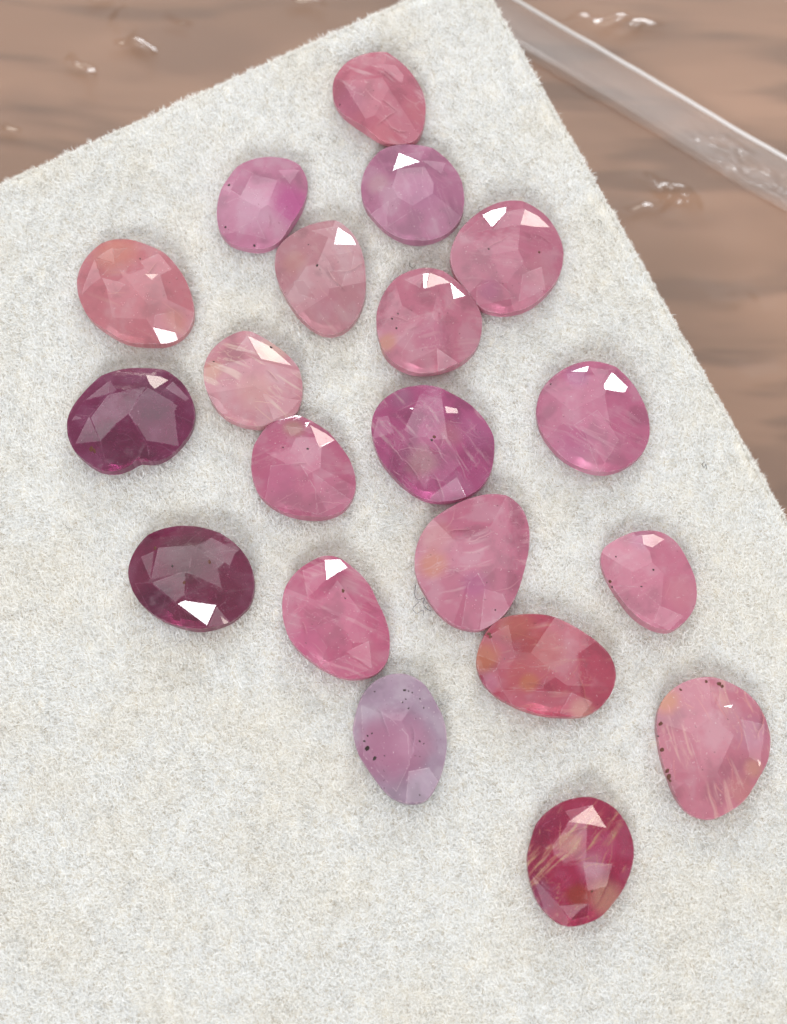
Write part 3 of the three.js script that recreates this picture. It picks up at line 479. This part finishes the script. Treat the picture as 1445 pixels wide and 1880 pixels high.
  // pile that covers the edge faces and leans outward
  for (const [dir, other, n, out] of [[e1, e2, PAD1, e2.clone().negate()], [e2, e1, PAD2, e1.clone().negate()]]) for (let a = 0; a < n; a += 0.16 * MM) for (let k = 0; k < 6; k++) {
    v.copy(corner).addScaledVector(dir, a + rr(-0.2, 0.2) * MM); const d = k === 0 ? 0 : k * 0.5 * MM;
    const tilt = k === 0 ? 0.75 : 1.35; v.addScaledVector(out, k === 0 ? -0.12 * MM : -0.02 * MM); v.y = baseY - 0.1 * MM - d + rr(-0.15, 0.15) * MM;
    ax.copy(up).cross(out).normalize(); q2.setFromAxisAngle(ax, tilt + rr(-0.25, 0.25)); q.setFromAxisAngle(up, rr(0, 6.28)); q.premultiply(q2);
    s3.set(0.5, rr(0.35, 0.6), 0.5); m4.compose(v, q, s3);
    lists[Math.floor(rnd() * 5)].push([m4.clone(), [0.95, 0.945, 0.92]]);
  }
  lists.forEach((list, k) => {
    const im = new THREE.InstancedMesh(tuft(k), fibreMat, list.length); im.name = 'pile'; im.castShadow = im.receiveShadow = true;
    const col = new THREE.Color();
    list.forEach(([m, c], i) => { im.setMatrixAt(i, m); im.setColorAt(i, col.setRGB(...c)); });
    im.userData.kind = 'stuff'; im.userData.label = 'short cream pile fibres'; pad.add(im);
  });
}

// ---------------------------------------------------------------- stray hairs of lint on the pile
function hair(points, radius, color, label) {
  const g = new THREE.TubeGeometry(new THREE.CatmullRomCurve3(points.map(([x, y, h]) => P(x, y, (h ?? 0.12) * MM))), 40, radius * MM, 5);
  const c = new THREE.Box3().setFromBufferAttribute(g.attributes.position).getCenter(new THREE.Vector3()); c.y = 0; g.translate(-c.x, 0, -c.z);
  const m = mesh(numbered('lint_hair'), g, new THREE.MeshStandardMaterial({ color, roughness: 0.9 }), scene); m.position.copy(c);
  return tag(m, label, 'lint', 'stray hairs of lint on the pad');
}
hair([[763, 1074], [762, 1095, 0.25], [768, 1101], [779, 1098, 0.3], [777, 1108], [784, 1118, 0.3], [792, 1122]], 0.022, 0x4a4a58, 'tangled dark hair beside the lower left rim of the large rose pear shaped gemstone');
hair([[770, 1104], [758, 1118, 0.3], [765, 1126], [776, 1120, 0.3], [778, 1130]], 0.018, 0x55535c, 'thin looping hair just below the tangled one by the rose gemstone');
hair([[752, 482], [753, 489, 0.3], [758, 492], [763, 488, 0.25]], 0.028, 0x6a6458, 'tiny hooked fibre on the pad above the round rose gemstone');
hair([[1293, 848], [1289, 853, 0.3], [1293, 858], [1296, 852, 0.3], [1297, 861]], 0.026, 0x6c6a64, 'tiny curled fibre right of the large pink oval, near the pad edge');
hair([[1098, 402], [1104, 408, 0.25], [1103, 416]], 0.024, 0x74706a, 'short bent fibre on the pad right of the upper pink oval with cream glint');
hair([[120, 965], [128, 972, 0.2], [126, 980]], 0.02, 0x8a857c, 'short grey fibre on the bare pad left of the wine purple gemstone');

renderer.render(scene, camera);
